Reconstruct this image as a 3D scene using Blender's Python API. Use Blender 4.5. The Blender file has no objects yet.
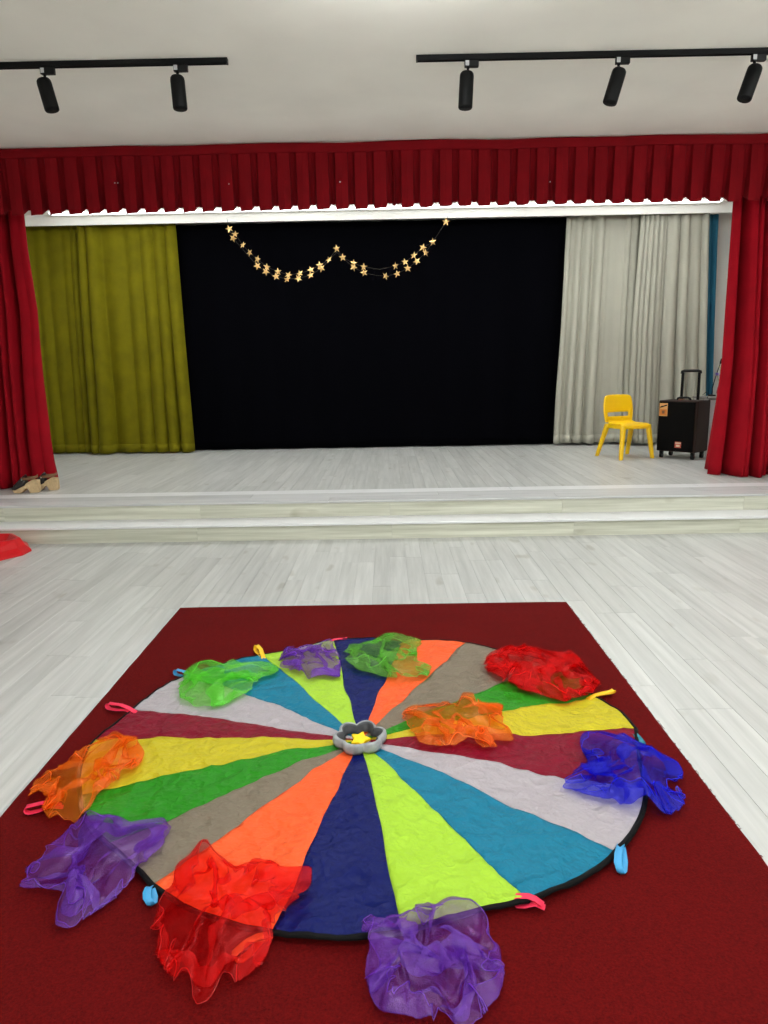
import bpy, bmesh, math, random
from mathutils import Vector, Matrix, noise
random.seed(7)
PI = math.pi
S = bpy.context.scene
COL = S.collection

# ------------------------------------------------------------------ camera
CAM = Vector((0, 0, 1.5)); F = 710.0
PITCH, YAW, ROLL = 0.2009, -0.0078, -0.0179
fw = Vector((math.sin(YAW)*math.cos(PITCH), math.cos(YAW)*math.cos(PITCH), -math.sin(PITCH)))
r0 = Vector((math.cos(YAW), -math.sin(YAW), 0)); u0 = r0.cross(fw)
rt = r0*math.cos(ROLL) + u0*math.sin(ROLL); up = -r0*math.sin(ROLL) + u0*math.cos(ROLL)
cd = bpy.data.cameras.new('camera'); cam = bpy.data.objects.new('camera', cd); COL.objects.link(cam)
cd.sensor_fit = 'HORIZONTAL'; cd.sensor_width = 27.0; cd.lens = F*27.0/768
cd.clip_start = 0.05; cd.clip_end = 100
cam.matrix_world = Matrix(((rt.x, up.x, -fw.x, CAM.x), (rt.y, up.y, -fw.y, CAM.y), (rt.z, up.z, -fw.z, CAM.z), (0, 0, 0, 1)))
S.camera = cam

# ------------------------------------------------------------------ world, exposure
w = bpy.data.worlds.new('world'); S.world = w; w.use_nodes = True
w.node_tree.nodes['Background'].inputs[0].default_value = (0.8, 0.85, 0.9, 1)
w.node_tree.nodes['Background'].inputs[1].default_value = 0.05
S.view_settings.view_transform = 'Standard'; S.view_settings.look = 'None'
S.view_settings.gamma = 1; S.view_settings.use_curve_mapping = False
S.view_settings.exposure = -0.17
try: S.cycles.transparent_max_bounces = 48
except Exception: pass
ROOM_LAMP = 21.0      # radiance of the hall's ceiling panels
STAGE_LAMP = 22.0     # radiance of the stage's ceiling panels

# main dimensions, metres
STEP_Y = 6.174; RIS = 0.15; TREAD = 0.29; STAGE_Z = 2*RIS; EDGE_Y = STEP_Y + TREAD
VAL_Y = 7.40; CEIL = 3.64; VAL_B = 3.03; BACK_Y = 10.76; WALL_X = 5.35; REAR_Y = -4.5; END_Y = 11.15

def at(px, py, Z=None, Y=None):
    d = fw*F + rt*(px-384) - up*(py-512)
    t = (Z-CAM.z)/d.z if Z is not None else (Y-CAM.y)/d.y
    return CAM + d*t

# ------------------------------------------------------------------ materials
def srgb(r, g, b):
    f = lambda c: ((c/255+0.055)/1.055)**2.4 if c > 10 else c/255/12.92
    return (f(r), f(g), f(b), 1)
def base(name):
    m = bpy.data.materials.new(name); m.use_nodes = True
    nt = m.node_tree
    return m, nt, nt.nodes['Principled BSDF']
def ramp(nt, fac, c0, c1, p0=0.0, p1=1.0):
    r = nt.nodes.new('ShaderNodeValToRGB'); nt.links.new(fac, r.inputs[0])
    r.color_ramp.elements[0].color = c0; r.color_ramp.elements[1].color = c1
    r.color_ramp.elements[0].position = p0; r.color_ramp.elements[1].position = p1
    return r.outputs[0]
def coords(nt, scale=(1, 1, 1), rand=False):
    tc = nt.nodes.new('ShaderNodeTexCoord'); mp = nt.nodes.new('ShaderNodeMapping')
    mp.inputs['Scale'].default_value = scale
    nt.links.new(tc.outputs['Object'], mp.inputs[0])
    if rand:
        oi = nt.nodes.new('ShaderNodeObjectInfo'); ml = nt.nodes.new('ShaderNodeMath'); ml.operation = 'MULTIPLY'
        ml.inputs[1].default_value = 57.0; nt.links.new(oi.outputs['Random'], ml.inputs[0])
        nt.links.new(ml.outputs[0], mp.inputs['Location'])
    return mp.outputs[0]
def noise_n(nt, vec, scale, detail=3, rough=0.5):
    n = nt.nodes.new('ShaderNodeTexNoise'); n.inputs['Scale'].default_value = scale
    n.inputs['Detail'].default_value = detail; n.inputs['Roughness'].default_value = rough
    nt.links.new(vec, n.inputs['Vector']); return n.outputs['Fac']
def bump(nt, b, fac, strength, dist=0.01):
    n = nt.nodes.new('ShaderNodeBump'); n.inputs['Strength'].default_value = strength; n.inputs['Distance'].default_value = dist
    nt.links.new(fac, n.inputs['Height']); nt.links.new(n.outputs[0], b.inputs['Normal'])
def plain(name, col, rough=0.5, var=0.06, scale=8, metal=0, spec=0.5, bmp=0, bscale=200):
    m, nt, b = base(name)
    v = coords(nt); n = noise_n(nt, v, scale)
    lo = tuple(c*(1-var) for c in col[:3])+(1,); hi = tuple(min(1, c*(1+var)) for c in col[:3])+(1,)
    nt.links.new(ramp(nt, n, lo, hi, .3, .7), b.inputs['Base Color'])
    b.inputs['Roughness'].default_value = rough; b.inputs['Metallic'].default_value = metal
    b.inputs['Specular IOR Level'].default_value = spec
    if bmp: bump(nt, b, noise_n(nt, v, bscale, 2), bmp, .002)
    return m
def fabric(name, col, rough=0.85, sheen=0.3, var=0.1, tint=None, bs=400):
    m = plain(name, col, rough, var, 5, spec=0.15, bmp=0.25, bscale=bs)
    b = m.node_tree.nodes['Principled BSDF']
    b.inputs['Sheen Weight'].default_value = sheen; b.inputs['Sheen Roughness'].default_value = .4
    b.inputs['Sheen Tint'].default_value = tint or col
    return m
def wood(name, lo, hi, along, rough=0.38, knots=True):
    m, nt, b = base(name)
    sc = (11, .55, 11) if along == 'y' else (.4, 13, 13)
    v = coords(nt, sc, True)
    n = noise_n(nt, v, 2.2, 6, .6)
    c = ramp(nt, n, lo, hi, .28, .72)
    oi = nt.nodes.new('ShaderNodeObjectInfo')
    tone = ramp(nt, oi.outputs['Random'], (.86, .86, .86, 1), (1.0, 1.0, 1.0, 1), 0, 1)
    mx = nt.nodes.new('ShaderNodeMix'); mx.data_type = 'RGBA'; mx.blend_type = 'MULTIPLY'; mx.inputs[0].default_value = 1
    nt.links.new(c, mx.inputs[6]); nt.links.new(tone, mx.inputs[7]); out = mx.outputs[2]
    if knots:
        v2 = coords(nt, (5, 2.2, 5) if along == 'y' else (2.2, 5, 5), True)
        k = noise_n(nt, v2, 1.6, 1, .4)
        kc = ramp(nt, k, (1, 1, 1, 1), (.78, .76, .72, 1), .70, .80)
        m2 = nt.nodes.new('ShaderNodeMix'); m2.data_type = 'RGBA'; m2.blend_type = 'MULTIPLY'; m2.inputs[0].default_value = 1
        nt.links.new(out, m2.inputs[6]); nt.links.new(kc, m2.inputs[7]); out = m2.outputs[2]
    nt.links.new(out, b.inputs['Base Color'])
    b.inputs['Roughness'].default_value = rough; b.inputs['Specular IOR Level'].default_value = .4
    return m
def emit(name, col, strength):
    m = bpy.data.materials.new(name); m.use_nodes = True; nt = m.node_tree
    nt.nodes.clear(); e = nt.nodes.new('ShaderNodeEmission'); o = nt.nodes.new('ShaderNodeOutputMaterial')
    e.inputs[0].default_value = col; e.inputs[1].default_value = strength; nt.links.new(e.outputs[0], o.inputs[0])
    return m
def organza(name, col, cover=0.38, tint=0.5, shine=.5):
    m = bpy.data.materials.new(name); m.use_nodes = True; nt = m.node_tree; nt.nodes.clear()
    N = nt.nodes.new; L = nt.links.new
    o = N('ShaderNodeOutputMaterial'); tr = N('ShaderNodeBsdfTransparent'); df = N('ShaderNodeBsdfDiffuse')
    tl = N('ShaderNodeBsdfTranslucent'); gl = N('ShaderNodeBsdfGlossy'); a = N('ShaderNodeMixShader'); b = N('ShaderNodeMixShader'); c = N('ShaderNodeMixShader')
    tr.inputs[0].default_value = tuple(1-tint*(1-min(1, .25+x)) for x in col[:3])+(1,)
    df.inputs[0].default_value = col; tl.inputs[0].default_value = col
    gl.inputs[0].default_value = tuple(shine+(1-shine)*x for x in col[:3])+(1,); gl.inputs['Roughness'].default_value = .36
    a.inputs[0].default_value = .45; L(df.outputs[0], a.inputs[1]); L(tl.outputs[0], a.inputs[2])
    b.inputs[0].default_value = .16; L(a.outputs[0], b.inputs[1]); L(gl.outputs[0], b.inputs[2])
    v = coords(nt); n = noise_n(nt, v, 30, 2)
    r = N('ShaderNodeMapRange'); r.inputs[3].default_value = cover-.07; r.inputs[4].default_value = cover+.07; L(n, r.inputs[0])
    L(r.outputs[0], c.inputs[0]); L(tr.outputs[0], c.inputs[1]); L(b.outputs[0], c.inputs[2]); L(c.outputs[0], o.inputs[0])
    return m

M = {}
M['ceiling'] = plain('ceiling_paint', srgb(244, 240, 232), .9, .035, 1.6, spec=.2, bmp=.15, bscale=60)
M['wall'] = plain('wall_paint', srgb(228, 226, 220), .85, .02, 2, spec=.2)
M['plank'] = wood('floor_laminate', srgb(176, 177, 175), srgb(204, 204, 202), 'y', .36)
M['plank_x'] = wood('stage_edge_laminate', srgb(184, 184, 185), srgb(212, 212, 213), 'x', .36)
M['riser'] = wood('riser_wood', srgb(176, 176, 158), srgb(226, 226, 212), 'x', .5)
M['tread'] = plain('tread_laminate', srgb(222, 222, 224), .35, .03, 6)
M['screed'] = plain('floor_joint', srgb(175, 175, 170), .8)
M['red_velvet'] = fabric('red_velvet', srgb(146, 4, 22), .85, .02)
M['red_valance'] = fabric('red_valance_cloth', srgb(116, 2, 13), .85, .02)
M['mustard'] = fabric('mustard_velvet', srgb(104, 97, 4), .85, .15, .14)
M['black_cloth'] = fabric('black_cloth', srgb(6, 6, 9), .95, 0.0, .05)
M['black_cloth'].node_tree.nodes['Principled BSDF'].inputs['Specular IOR Level'].default_value = 0
M['white_cloth'] = fabric('white_curtain_cloth', srgb(170, 168, 155), .85, .05, .03)
M['blue_cloth'] = fabric('blue_curtain_cloth', srgb(50, 112, 138), .85, .05, .05)
M['black_metal'] = plain('black_metal', srgb(11, 11, 12), .55, spec=.15)
M['grey_plastic'] = plain('grey_plastic', srgb(170, 170, 172), .5)
M['yellow_plastic'] = plain('yellow_plastic', srgb(248, 200, 8), .35, .03)
M['red_plastic'] = plain('red_plastic', srgb(196, 6, 18), .28, .04, spec=.35)
M['brown_wood'] = plain('speaker_veneer', srgb(48, 31, 26), .55, .15, 6, spec=.2)
M['black_grille'] = plain('speaker_grille', srgb(9, 8, 8), .8, .2, 90, spec=.1, bmp=.5, bscale=500)
M['black_plastic'] = plain('black_plastic', srgb(14, 14, 15), .45, spec=.25)
M['chrome'] = plain('chrome', srgb(200, 200, 200), .25, .02, metal=1)
M['cork'] = plain('clog_sole', srgb(196, 168, 128), .7, .12, 40)
M['dark_leather'] = plain('dark_leather', srgb(34, 27, 27), .45, .1)
M['brown_leather'] = plain('brown_leather', srgb(120, 82, 52), .5, .1)
M['gold'] = plain('gold_foil', srgb(226, 186, 122), .32, .05, metal=.75)
M['thread'] = plain('garland_thread', srgb(60, 55, 48), .7)
M['grey_felt'] = plain('mottled_grey', srgb(146, 148, 152), .7, .35, 22)
M['yellow_felt'] = plain('yellow_felt', srgb(255, 208, 0), .7, .03)
M['white_table'] = plain('white_laminate', srgb(226, 226, 228), .45, .02)
M['table_edge'] = plain('table_edge', srgb(120, 116, 112), .5)
M['binding'] = plain('black_binding', srgb(10, 10, 11), .8, spec=.15)
M['lamp'] = emit('hall_lamp_glow', (.955, 1, .985, 1), ROOM_LAMP)
M['stage_lamp'] = emit('stage_lamp_glow', (.955, 1, .985, 1), STAGE_LAMP)

def nylon(name, col):
    m, nt, b = base(name); v = coords(nt)
    def ridge(scale, off):
        n = noise_n(nt, v, scale, 2, .5); a = nt.nodes.new('ShaderNodeMath'); a.operation = 'SUBTRACT'; a.inputs[1].default_value = .5
        nt.links.new(n, a.inputs[0]); c = nt.nodes.new('ShaderNodeMath'); c.operation = 'ABSOLUTE'; nt.links.new(a.outputs[0], c.inputs[0]); return c.outputs[0]
    ad = nt.nodes.new('ShaderNodeMath'); ad.operation = 'MULTIPLY_ADD'; ad.inputs[1].default_value = .5
    nt.links.new(ridge(22, 0), ad.inputs[0]); nt.links.new(ridge(9, 1), ad.inputs[2])
    bump(nt, b, ad.outputs[0], 1.0, -.028)
    b.inputs['Base Color'].default_value = col; b.inputs['Roughness'].default_value = .42; b.inputs['Specular IOR Level'].default_value = .10
    return m
def carpet_mat():
    m, nt, b = base('red_carpet_pile')
    v = coords(nt); n = noise_n(nt, v, 170, 3, .7); n2 = noise_n(nt, v, 3, 2)
    c = ramp(nt, n, srgb(70, 4, 6), srgb(114, 14, 13), .25, .78)
    c2 = ramp(nt, n2, (.9, .9, .9, 1), (1, 1, 1, 1), .3, .7)
    mx = nt.nodes.new('ShaderNodeMix'); mx.data_type = 'RGBA'; mx.blend_type = 'MULTIPLY'; mx.inputs[0].default_value = 1
    nt.links.new(c, mx.inputs[6]); nt.links.new(c2, mx.inputs[7]); nt.links.new(mx.outputs[2], b.inputs['Base Color'])
    b.inputs['Roughness'].default_value = .95; b.inputs['Specular IOR Level'].default_value = .08
    bump(nt, b, n, .8, .006); return m
M['carpet'] = carpet_mat()

# ------------------------------------------------------------------ builders
class MB:
    def __init__(s): s.v = []; s.f = []
    def box(s, x0, x1, y0, y1, z0, z1):
        n = len(s.v); s.v += [(x, y, z) for z in (z0, z1) for x, y in ((x0, y0), (x1, y0), (x1, y1), (x0, y1))]
        s.f += [tuple(n+i for i in q) for q in ((3, 2, 1, 0), (4, 5, 6, 7), (0, 1, 5, 4), (1, 2, 6, 5), (2, 3, 7, 6), (3, 0, 4, 7))]; return s
    def grid(s, pts, closed=False):                       # rows of points
        n = len(s.v); R = len(pts); C = len(pts[0])
        for r in pts: s.v += [tuple(p) for p in r]
        for i in range(R-1):
            for j in range(C if closed else C-1):
                k = (j+1) % C; s.f.append((n+i*C+j, n+i*C+k, n+(i+1)*C+k, n+(i+1)*C+j))
        return s
    def cap(s, ring, flip=False):
        n = len(s.v); s.v += [tuple(p) for p in ring]; f = tuple(range(n, n+len(ring))); s.f.append(f[::-1] if flip else f); return s
    def tube(s, path, rad, seg=10, caps=True, squash=1.0):
        path = [Vector(p) for p in path]; rows = []; nx = None
        for i, p in enumerate(path):
            t = (path[min(i+1, len(path)-1)]-path[max(i-1, 0)])
            t = t.normalized() if t.length > 1e-9 else Vector((0, 0, 1))
            if nx is None:
                a = Vector((0, 0, 1)) if abs(t.z) < .9 else Vector((1, 0, 0)); nx = t.cross(a).normalized()
            nx = (nx-t*nx.dot(t)); nx = nx.normalized() if nx.length > 1e-6 else t.orthogonal().normalized()
            ny = t.cross(nx); r = rad[i] if isinstance(rad, (list, tuple)) else rad
            rows.append([p+nx*r*math.cos(2*PI*k/seg)+ny*r*squash*math.sin(2*PI*k/seg) for k in range(seg)])
        s.grid(rows, True)
        if caps: s.cap(rows[0], True); s.cap(rows[-1])
        return s
    def prism(s, poly, z0, z1):                           # closed xy outline
        n = len(s.v); k = len(poly)
        s.v += [(x, y, z0) for x, y in poly]+[(x, y, z1) for x, y in poly]
        s.f += [tuple(range(n, n+k))[::-1], tuple(range(n+k, n+2*k))]
        s.f += [(n+i, n+(i+1) % k, n+k+(i+1) % k, n+k+i) for i in range(k)]; return s
    def xform(s, mat): s.v = [tuple(mat @ Vector(p)) for p in s.v]; return s
    def build(s, name, mat, parent=None, smooth=False, bevel=0, solid=0, sub=0, fix=True):
        me = bpy.data.meshes.new(name); me.from_pydata(s.v, [], s.f)
        if fix:
            bm = bmesh.new(); bm.from_mesh(me); bmesh.ops.remove_doubles(bm, verts=bm.verts, dist=1e-6)
            bmesh.ops.recalc_face_normals(bm, faces=bm.faces); bm.to_mesh(me); bm.free()
        if smooth: me.polygons.foreach_set('use_smooth', [True]*len(me.polygons))
        me.materials.append(M[mat] if isinstance(mat, str) else mat); me.update()
        o = bpy.data.objects.new(name, me); COL.objects.link(o)
        if parent: o.parent = parent
        if solid: md = o.modifiers.new('solid', 'SOLIDIFY'); md.thickness = solid; md.offset = 0
        if bevel: md = o.modifiers.new('bevel', 'BEVEL'); md.width = bevel; md.segments = 2; md.limit_method = 'ANGLE'
        if sub: md = o.modifiers.new('sub', 'SUBSURF'); md.levels = sub; md.render_levels = sub
        return o
def tag(o, label, cat, group=None):
    o['label'] = label; o['category'] = cat
    if group: o['group'] = group
    return o
def struct(o, label, cat='structure'):
    o['kind'] = 'structure'; o['label'] = label; o['category'] = cat; return o
def empty(name, loc=(0, 0, 0), rz=0):
    o = bpy.data.objects.new(name, None); COL.objects.link(o); o.location = loc; o.rotation_euler.z = rz
    o.empty_display_size = .1; return o
def shared(name, me, parent, loc):
    o = bpy.data.objects.new(name, me); COL.objects.link(o); o.parent = parent; o.location = loc; return o
def nz(x, y=0, z=0): return noise.noise(Vector((x, y, z)))

# ------------------------------------------------------------------ the hall
T = .15
struct(MB().box(-WALL_X-T, WALL_X+T, REAR_Y, END_Y, CEIL, CEIL+T).build('ceiling', 'ceiling'), 'off-white plastered ceiling over hall and stage', 'ceiling')
struct(MB().box(-WALL_X-T, -WALL_X, REAR_Y, END_Y, -.02, CEIL).build('wall_left', 'wall'), 'white painted side wall left of the stage', 'wall')
struct(MB().box(WALL_X, WALL_X+T, REAR_Y, END_Y, -.02, CEIL).build('wall_right', 'wall'), 'white painted side wall right of the stage', 'wall')
struct(MB().box(-WALL_X-T, WALL_X+T, END_Y, END_Y+T, -.02, CEIL).build('wall_back', 'wall'), 'white back wall behind the stage curtains', 'wall')
struct(MB().box(-WALL_X-T, WALL_X+T, REAR_Y-T, REAR_Y, -.02, CEIL).build('wall_front', 'wall'), 'white wall at the near end of the hall', 'wall')

# floor: base slab and laminate planks laid towards the stage
fl = MB().box(-WALL_X, WALL_X, REAR_Y, STEP_Y+.02, -.1, -.003).build('floor', 'plank'); struct(fl, 'pale grey laminate floor of the hall', 'floor')
def plank_mesh(name, L, W, along, mat, h=.012, gap=.0012):
    a, b = (W-gap, L-gap) if along == 'y' else (L-gap, W-gap)
    c = .0012
    m = MB()
    lo = [(-a/2, -b/2), (a/2, -b/2), (a/2, b/2), (-a/2, b/2)]; hi = [(-a/2+c, -b/2+c), (a/2-c, -b/2+c), (a/2-c, b/2-c), (-a/2+c, b/2-c)]
    m.v = [(x, y, -h) for x, y in lo]+[(x, y, -c) for x, y in lo]+[(x, y, 0) for x, y in hi]
    for k in (0, 4): m.f += [(k+i, k+(i+1) % 4, k+4+(i+1) % 4, k+4+i) for i in range(4)]
    m.f += [(8, 9, 10, 11)]
    me = bpy.data.meshes.new(name); me.from_pydata(m.v, [], m.f); me.materials.append(M[mat]); me.update(); return me
PW = .125
CX0, CX1, CY1, CY0 = -1.357, 1.124, 4.35, 0.1          # carpet
def lay(parent, x0, x1, y0, y1, z, skip=None, PL=1.25, piece=None):
    cache = {}; n = int(round((x1-x0)/PW))
    for i in range(n):
        x = x0+PW*(i+.5); y = y0; first = PL*((i*0.37+.13*((i*7) % 5)) % 1.0); first = max(first, .3)
        while y < y1-.01:
            L = first if y == y0 else PL
            e = min(y+L, y1)
            if y1-e < .2: e = y1
            L = round(e-y, 3)
            if not (skip and skip(x, y, e)):
                if L not in cache: cache[L] = plank_mesh('plank', L, PW, 'y', 'plank')
                shared('plank', cache[L], parent, (x, y+L/2, z))
            y = e
hid = lambda x, y, e: (CX0+.06 < x < CX1-.06 and e < CY1) or (abs(x) > 1.1+.53*e)
lay(fl, -4.0, 4.0, 1.35, STEP_Y, 0.0, hid)

# stage: core, risers, treads, edge boards and planks
st = MB().box(-WALL_X, WALL_X, STEP_Y+.02, EDGE_Y+.02, -.1, RIS-.02).box(-WALL_X, WALL_X, EDGE_Y+.02, END_Y, -.1, STAGE_Z-.006).build('stage_platform', 'screed')
struct(st, 'low white wooden stage with two steps along its front', 'stage')
def runs(cuts): c = [-WALL_X]+cuts+[WALL_X]; return list(zip(c[:-1], c[1:]))
def xp(px, py, Z): return at(px, py, Z=Z).x
j1 = [xp(p, 533, .08) for p in (-120, 0-30, 197, 392, 581, 760)]
j2 = [xp(p, 511, .23) for p in (-130, 10, 199, 390, 571, 770)]
for a, b in runs(j1): MB().box(a+.001, b-.001, STEP_Y, STEP_Y+.018, 0, RIS-.02).build('riser_board', 'riser', st)
for a, b in runs(j2): MB().box(a+.001, b-.001, EDGE_Y, EDGE_Y+.018, RIS, STAGE_Z-.02).build('riser_board', 'riser', st)
for a, b in runs([xp(p, 523, RIS) for p in (-150, 182, 559)]):
    MB().box(a+.001, b-.001, STEP_Y-.015, EDGE_Y, RIS-.02, RIS).build('tread_board', 'tread', st, bevel=.004)
for k, cuts in enumerate(((-40, 60, 330, 560, 800), (-60, 250, 440, 716, 790), (-60, 180, 520, 730))):
    y0 = EDGE_Y-.015 if k == 0 else EDGE_Y+.2*k
    for a, b in runs([xp(p, 498, STAGE_Z) for p in cuts]):
        MB().box(a+.001, b-.001, y0+.001, EDGE_Y+.2*(k+1)-.001, STAGE_Z-.02, STAGE_Z).build('edge_board', 'tread' if k == 2 else 'plank_x', st, bevel=.003)
lay(st, -5.25, 5.25, EDGE_Y+.6, BACK_Y+.2, STAGE_Z, None, 1.6)

# white ceiling pelmet in front of the curtain rail, and a thin batten above the valance
struct(MB().box(-WALL_X+.01, WALL_X-.01, BACK_Y-.36, BACK_Y-.33, 3.503, CEIL-.001).build('trim_1', 'wall'), 'white pelmet board along the top of the stage back curtains', 'trim')
struct(MB().box(-WALL_X+.01, WALL_X-.01, VAL_Y+.03, VAL_Y+.09, CEIL-.04, CEIL-.001).build('trim_2', 'wall'), 'white batten under the ceiling that carries the valance', 'trim')

# ceiling lamps of the hall and of the stage
def panel(x, y, wx, wy, mat, label, group, name='ceiling_light', lens=.2):
    t = empty(name, (x, y, CEIL)); m = MB(); f = .025
    m.box(-wx/2-f, wx/2+f, -wy/2-f, -wy/2, -.03, -.001).box(-wx/2-f, wx/2+f, wy/2, wy/2+f, -.03, -.001)
    m.box(-wx/2-f, -wx/2, -wy/2, wy/2, -.03, -.001).box(wx/2, wx/2+f, -wy/2, wy/2, -.03, -.001)
    m.build('frame', 'wall', t); MB().box(-wx/2+.004, wx/2-.004, -wy/2+.004, wy/2-.004, -lens, -.012).build('diffuser', mat, t, bevel=.004)  # depth added to the diffuser so its glowing sides brighten the ceiling
    tag(t, label, 'lamp', group)
ROWN = {-2.6: 'rear row', 0.4: 'centre row', 3.9: 'row nearest the stage'}
for y in (-2.6, .4, 3.9):
    for x, side in ((-3.1, 'left'), (0.1, 'middle'), (3.6, 'right')):
        if y > 0 and x < 0: continue
        panel(x, y, 1.2, .6, 'lamp', 'white ceiling panel lamp, %s one of the %s' % (side, ROWN[y]), 'hall ceiling lamps')
for x, side in ((-3.4, 'far left'), (-1.15, 'middle left'), (1.15, 'middle right'), (3.4, 'far right')):
    panel(x, 8.9, 1.2, .3, 'stage_lamp', 'white panel lamp on the stage ceiling behind the valance, %s' % side, 'stage ceiling lamps')
M['strip'] = emit('strip_glow', (.96, 1, .985, 1), 4.2)
panel(0, BACK_Y-.62, 9.0, .12, 'strip', 'long white strip lamp on the stage ceiling before the pelmet', None, 'strip_light', .05)

# ------------------------------------------------------------------ curtains
def drape(name, mat, edgeL, edgeR, y, z0, z1, folds, label, parts=None, nx=160, nz_=26, wob=.012, hemm=None, seed=0, thick=.006, flare=.35, gain=1.0):
    """edgeL/edgeR: lists of (z, x) for the two side edges; folds: list of (s, width, depth towards the hall)"""
    def edge(e, z):
        e = sorted(e)
        if z <= e[0][0]: return e[0][1]
        for (a, xa), (b, xb) in zip(e[:-1], e[1:]):
            if z <= b: k = (z-a)/(b-a); return xa+(xb-xa)*k
        return e[-1][1]
    rows = []
    for i in range(nz_+1):
        t = i/nz_; z = z1+(z0-z1)*t; xl, xr = edge(edgeL, z), edge(edgeR, z); row = []
        for j in range(nx+1):
            s = j/nx; d = 0; dx = 0
            for c, wd, a, *sk in folds:
                q = (s+.012*nz(z*.7, c*9, seed)*t-c)/wd
                if sk: q = q*sk[0] if q > 0 else q/sk[0]
                g = math.exp(-q*q); k = a*(1-flare+2*flare*t)*gain; d += k*g; dx += .45*k*q*g if a > 0 else 0
            d += wob*nz(s*9, z*.5, seed+3.3)*(.4+t)
            row.append((xl+(xr-xl)*s+dx, y-d, z+(.008*nz(s*14, seed) if i == nz_ else 0)))
        rows.append(row)
    root = empty(name, ((rows[-1][0][0]+rows[-1][-1][0])/2, y, z0))
    inv = Matrix.Translation(-root.location)
    o = MB().grid(rows).xform(inv).build('cloth', mat, root, smooth=True, solid=thick)
    if hemm:
        k = max(1, int(nz_*hemm/(z1-z0)))
        hr = [[(p[0], p[1]-.006, p[2]) for p in r] for r in rows[-1-k:]]
        MB().grid(hr).xform(inv).build('hem', mat, root, smooth=True, solid=thick)
    tag(root, label, 'curtain'); return root
def ex(pts, Y): return [(at(px, py, Y=Y).z, at(px, py, Y=Y).x) for px, py in pts]
BY = BACK_Y
# mustard curtains
drape('stage_curtain', 'mustard', [(0, -5.25), (4, -5.25)], ex([(80, 226), (84, 300), (90, 380), (96, 452)], BY-.03), BY-.03, STAGE_Z+.02, 3.56,
      [(.12, .10, .05), (.34, .09, .05), (.58, .10, .06), (.78, .06, .05), (.9, .05, .07)], 'mustard velvet curtain panel at the left, beside the red leg curtain', hemm=.12, seed=1)
drape('stage_curtain', 'mustard', ex([(79, 226), (84, 300), (91, 380), (96.5, 452)], BY-.10), ex([(175.5, 226), (184, 330), (190, 400), (194.5, 451)], BY-.10), BY-.10, STAGE_Z+.02, 3.56,
      [(.03, .04, .10), (.14, .05, .14), (.36, .09, .06), (.55, .06, .07), (.69, .05, .08), (.82, .045, .08), (.94, .04, .10)], 'mustard velvet curtain panel that overlaps the black backdrop', hemm=.12, seed=2, gain=1.3)
# black backdrop
drape('backdrop_curtain', 'black_cloth', [(0, -3.4), (4, -3.4)], [(0, 3.0), (4, 3.0)], BY+.10, STAGE_Z+.02, 3.56,
      [(.06+.082*i+.01*nz(i*3.1), .03, .04) for i in range(12)], 'plain black backdrop curtain across the middle of the stage', seed=3, nx=260)
# white curtains and blue drape
WL = ex([(567, 220), (561, 330), (556, 400), (553.5, 444)], BY-.02)
drape('stage_curtain', 'white_cloth', WL, ex([(641, 220), (634, 330), (629, 440)], BY-.02), BY-.02, STAGE_Z+.035, 3.56,
      [(.02, .03, .07), (.17, .03, .06), (.30, .035, .06), (.455, .04, .09), (.56, .03, .01), (.94, .04, .06), (.84, .025, .05)], 'off-white curtain panel next to the black backdrop', hemm=.14, seed=4, gain=1.25)
drape('stage_curtain', 'white_cloth', ex([(641, 220), (632, 330), (627, 440)], BY-.17), ex([(709, 220), (706, 330), (704, 440)], BY-.17), BY-.17, STAGE_Z+.035, 3.56,
      [(.055, .007, -.06), (.12, .007, -.06), (.27, .007, -.05), (.40, .008, -.04), (.59, .008, -.06), (.02, .02, .08), (.09, .022, .07), (.155, .022, .08), (.23, .025, .08), (.31, .03, .05), (.50, .05, .06), (.66, .04, .09), (.83, .05, .05), (.95, .03, .08)], 'off-white curtain panel behind the yellow chair and the trolley speaker', hemm=.14, seed=5, gain=1.15)
drape('stage_curtain', 'blue_cloth', ex([(699, 220), (698, 440)], BY+.08), ex([(718, 220), (713, 330), (709, 440)], BY+.08), BY+.08, STAGE_Z+.02, 3.56,
      [(.2, .1, .05), (.55, .09, .05), (.85, .1, .07)], 'narrow teal blue curtain at the right end of the stage', nx=80, seed=6)
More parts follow.
